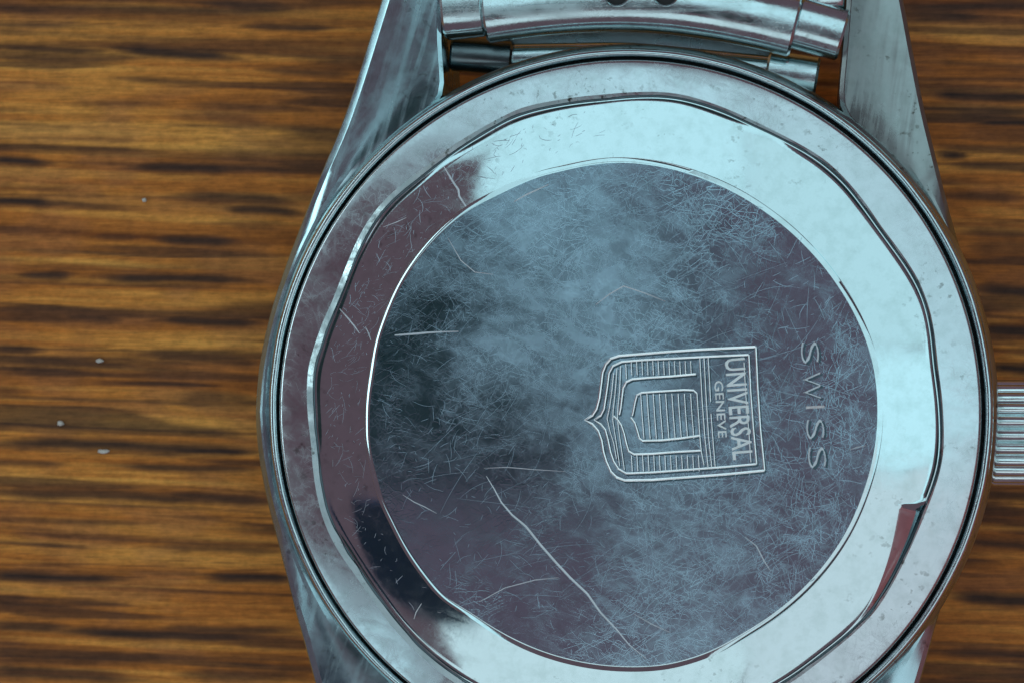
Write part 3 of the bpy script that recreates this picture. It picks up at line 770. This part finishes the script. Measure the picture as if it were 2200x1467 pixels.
crumb(222, 968, 0.32, 0.13, 'flat greyish sliver of a crumb in a dark grain streak', 4)

# ------------------------------------------------------------------ what the steel mirrors besides the windows
m_ph = dark('phone_back_navy', (0.050, 0.230, 0.370), 0.5)
def rbox(name, cx, cy, cz, sx, sy, sz, rz, m, parent=None, bev=0.004):
    bm = bmesh.new(); bmesh.ops.create_cube(bm, size=1)
    for v_ in bm.verts: v_.co = Vector((v_.co.x * sx, v_.co.y * sy, v_.co.z * sz))
    bmesh.ops.bevel(bm, geom=bm.edges[:], offset=bev, segments=3, affect='EDGES', profile=0.5)
    me = bpy.data.meshes.new(name); bm.to_mesh(me); bm.free()
    o = link(name, me, parent, m); o.location = (cx, cy, cz); o.rotation_euler = (0, 0, rz); return o
PHZ = 0.36
ph = rbox('mobile_phone', -0.074, -0.001, PHZ, 0.142, 0.066, 0.008, 0.0, m_ph, bev=0.0035)
tag(ph, 'dark navy mobile phone held flat above the watch', 'phone')
m_sl = dark('added_slab_blue', (0.050, 0.16, 0.36), 0.9)  # slab added out of view, for the dark reflection at lower left
slab_ = rbox('added_slab', -0.168, -0.117, 0.372, 0.094, 0.080, 0.012, -0.06, m_sl, bev=0.005)
tag(slab_, 'dark blue slab added out of view above the watch for its dark reflection', 'added_slab')

# red cup added out of view on the right, for a red reflection in the steel
m_mug, ntm, bm_ = mat('red_glaze'); bm_.inputs['Roughness'].default_value = 0.12
vm = coords(ntm, (1, 1, 1)); nm_ = noise(ntm, vm, 60, 3)
ntm.links.new(ramp(ntm, nm_, [(0.3, (1.0, 0.36, 0.42, 1)), (0.7, (1.0, 0.42, 0.48, 1))]), bm_.inputs['Base Color'])
def ring_at(cx, cy, r_, z_, n=64): return [(cx + r_ * math.cos(t_), cy + r_ * math.sin(t_), z_) for t_ in np.linspace(0, 2 * math.pi, n, endpoint=False)]
mx, my = 122.0, -60.0
prof = [(1, 0), (34, 0), (37, 2), (40, 6), (41, 50), (41.5, 96), (40.8, 98), (39.5, 97.5), (38.5, 94), (38, 40), (36, 10), (30, 7), (1, 6)]
V, F = rings([ring_at(0, 0, a_, b_) for a_, b_ in prof]); me = mesh('added_mug', V, F)
bm2 = bmesh.new(); bm2.from_mesh(me); bmesh.ops.recalc_face_normals(bm2, faces=bm2.faces); bm2.to_mesh(me); bm2.free(); sharp(me, 40)
added_mug = link('added_mug', me, None, m_mug); added_mug.location = (mx * S, my * S, (Z_TABLE + 0.05) * S)
tag(added_mug, 'glossy coral red cup added out of view for its red reflection in the bevel', 'added_mug')
hp = [(39, 80), (52, 81), (62, 71), (65, 52), (61, 34), (51, 24), (39, 23)]
L = []
for i_, (hx, hz) in enumerate(hp):
    a_ = hp[max(i_ - 1, 0)]; b_ = hp[min(i_ + 1, len(hp) - 1)]; dx_, dz_ = b_[0] - a_[0], b_[1] - a_[1]; l_ = math.hypot(dx_, dz_); nx_, nz_ = -dz_ / l_, dx_ / l_
    L.append([(hx + nx_ * 4.5 * math.cos(t_), 6.5 * math.sin(t_), hz + nz_ * 4.5 * math.cos(t_)) for t_ in np.linspace(0, 2 * math.pi, 20, endpoint=False)])
V, F = rings(L, cap0=True, cap1=True); me = mesh('added_mug_handle', V, F)
bm2 = bmesh.new(); bm2.from_mesh(me); bmesh.ops.recalc_face_normals(bm2, faces=bm2.faces); bm2.to_mesh(me); bm2.free()
link('added_mug_handle', me, added_mug, m_mug)
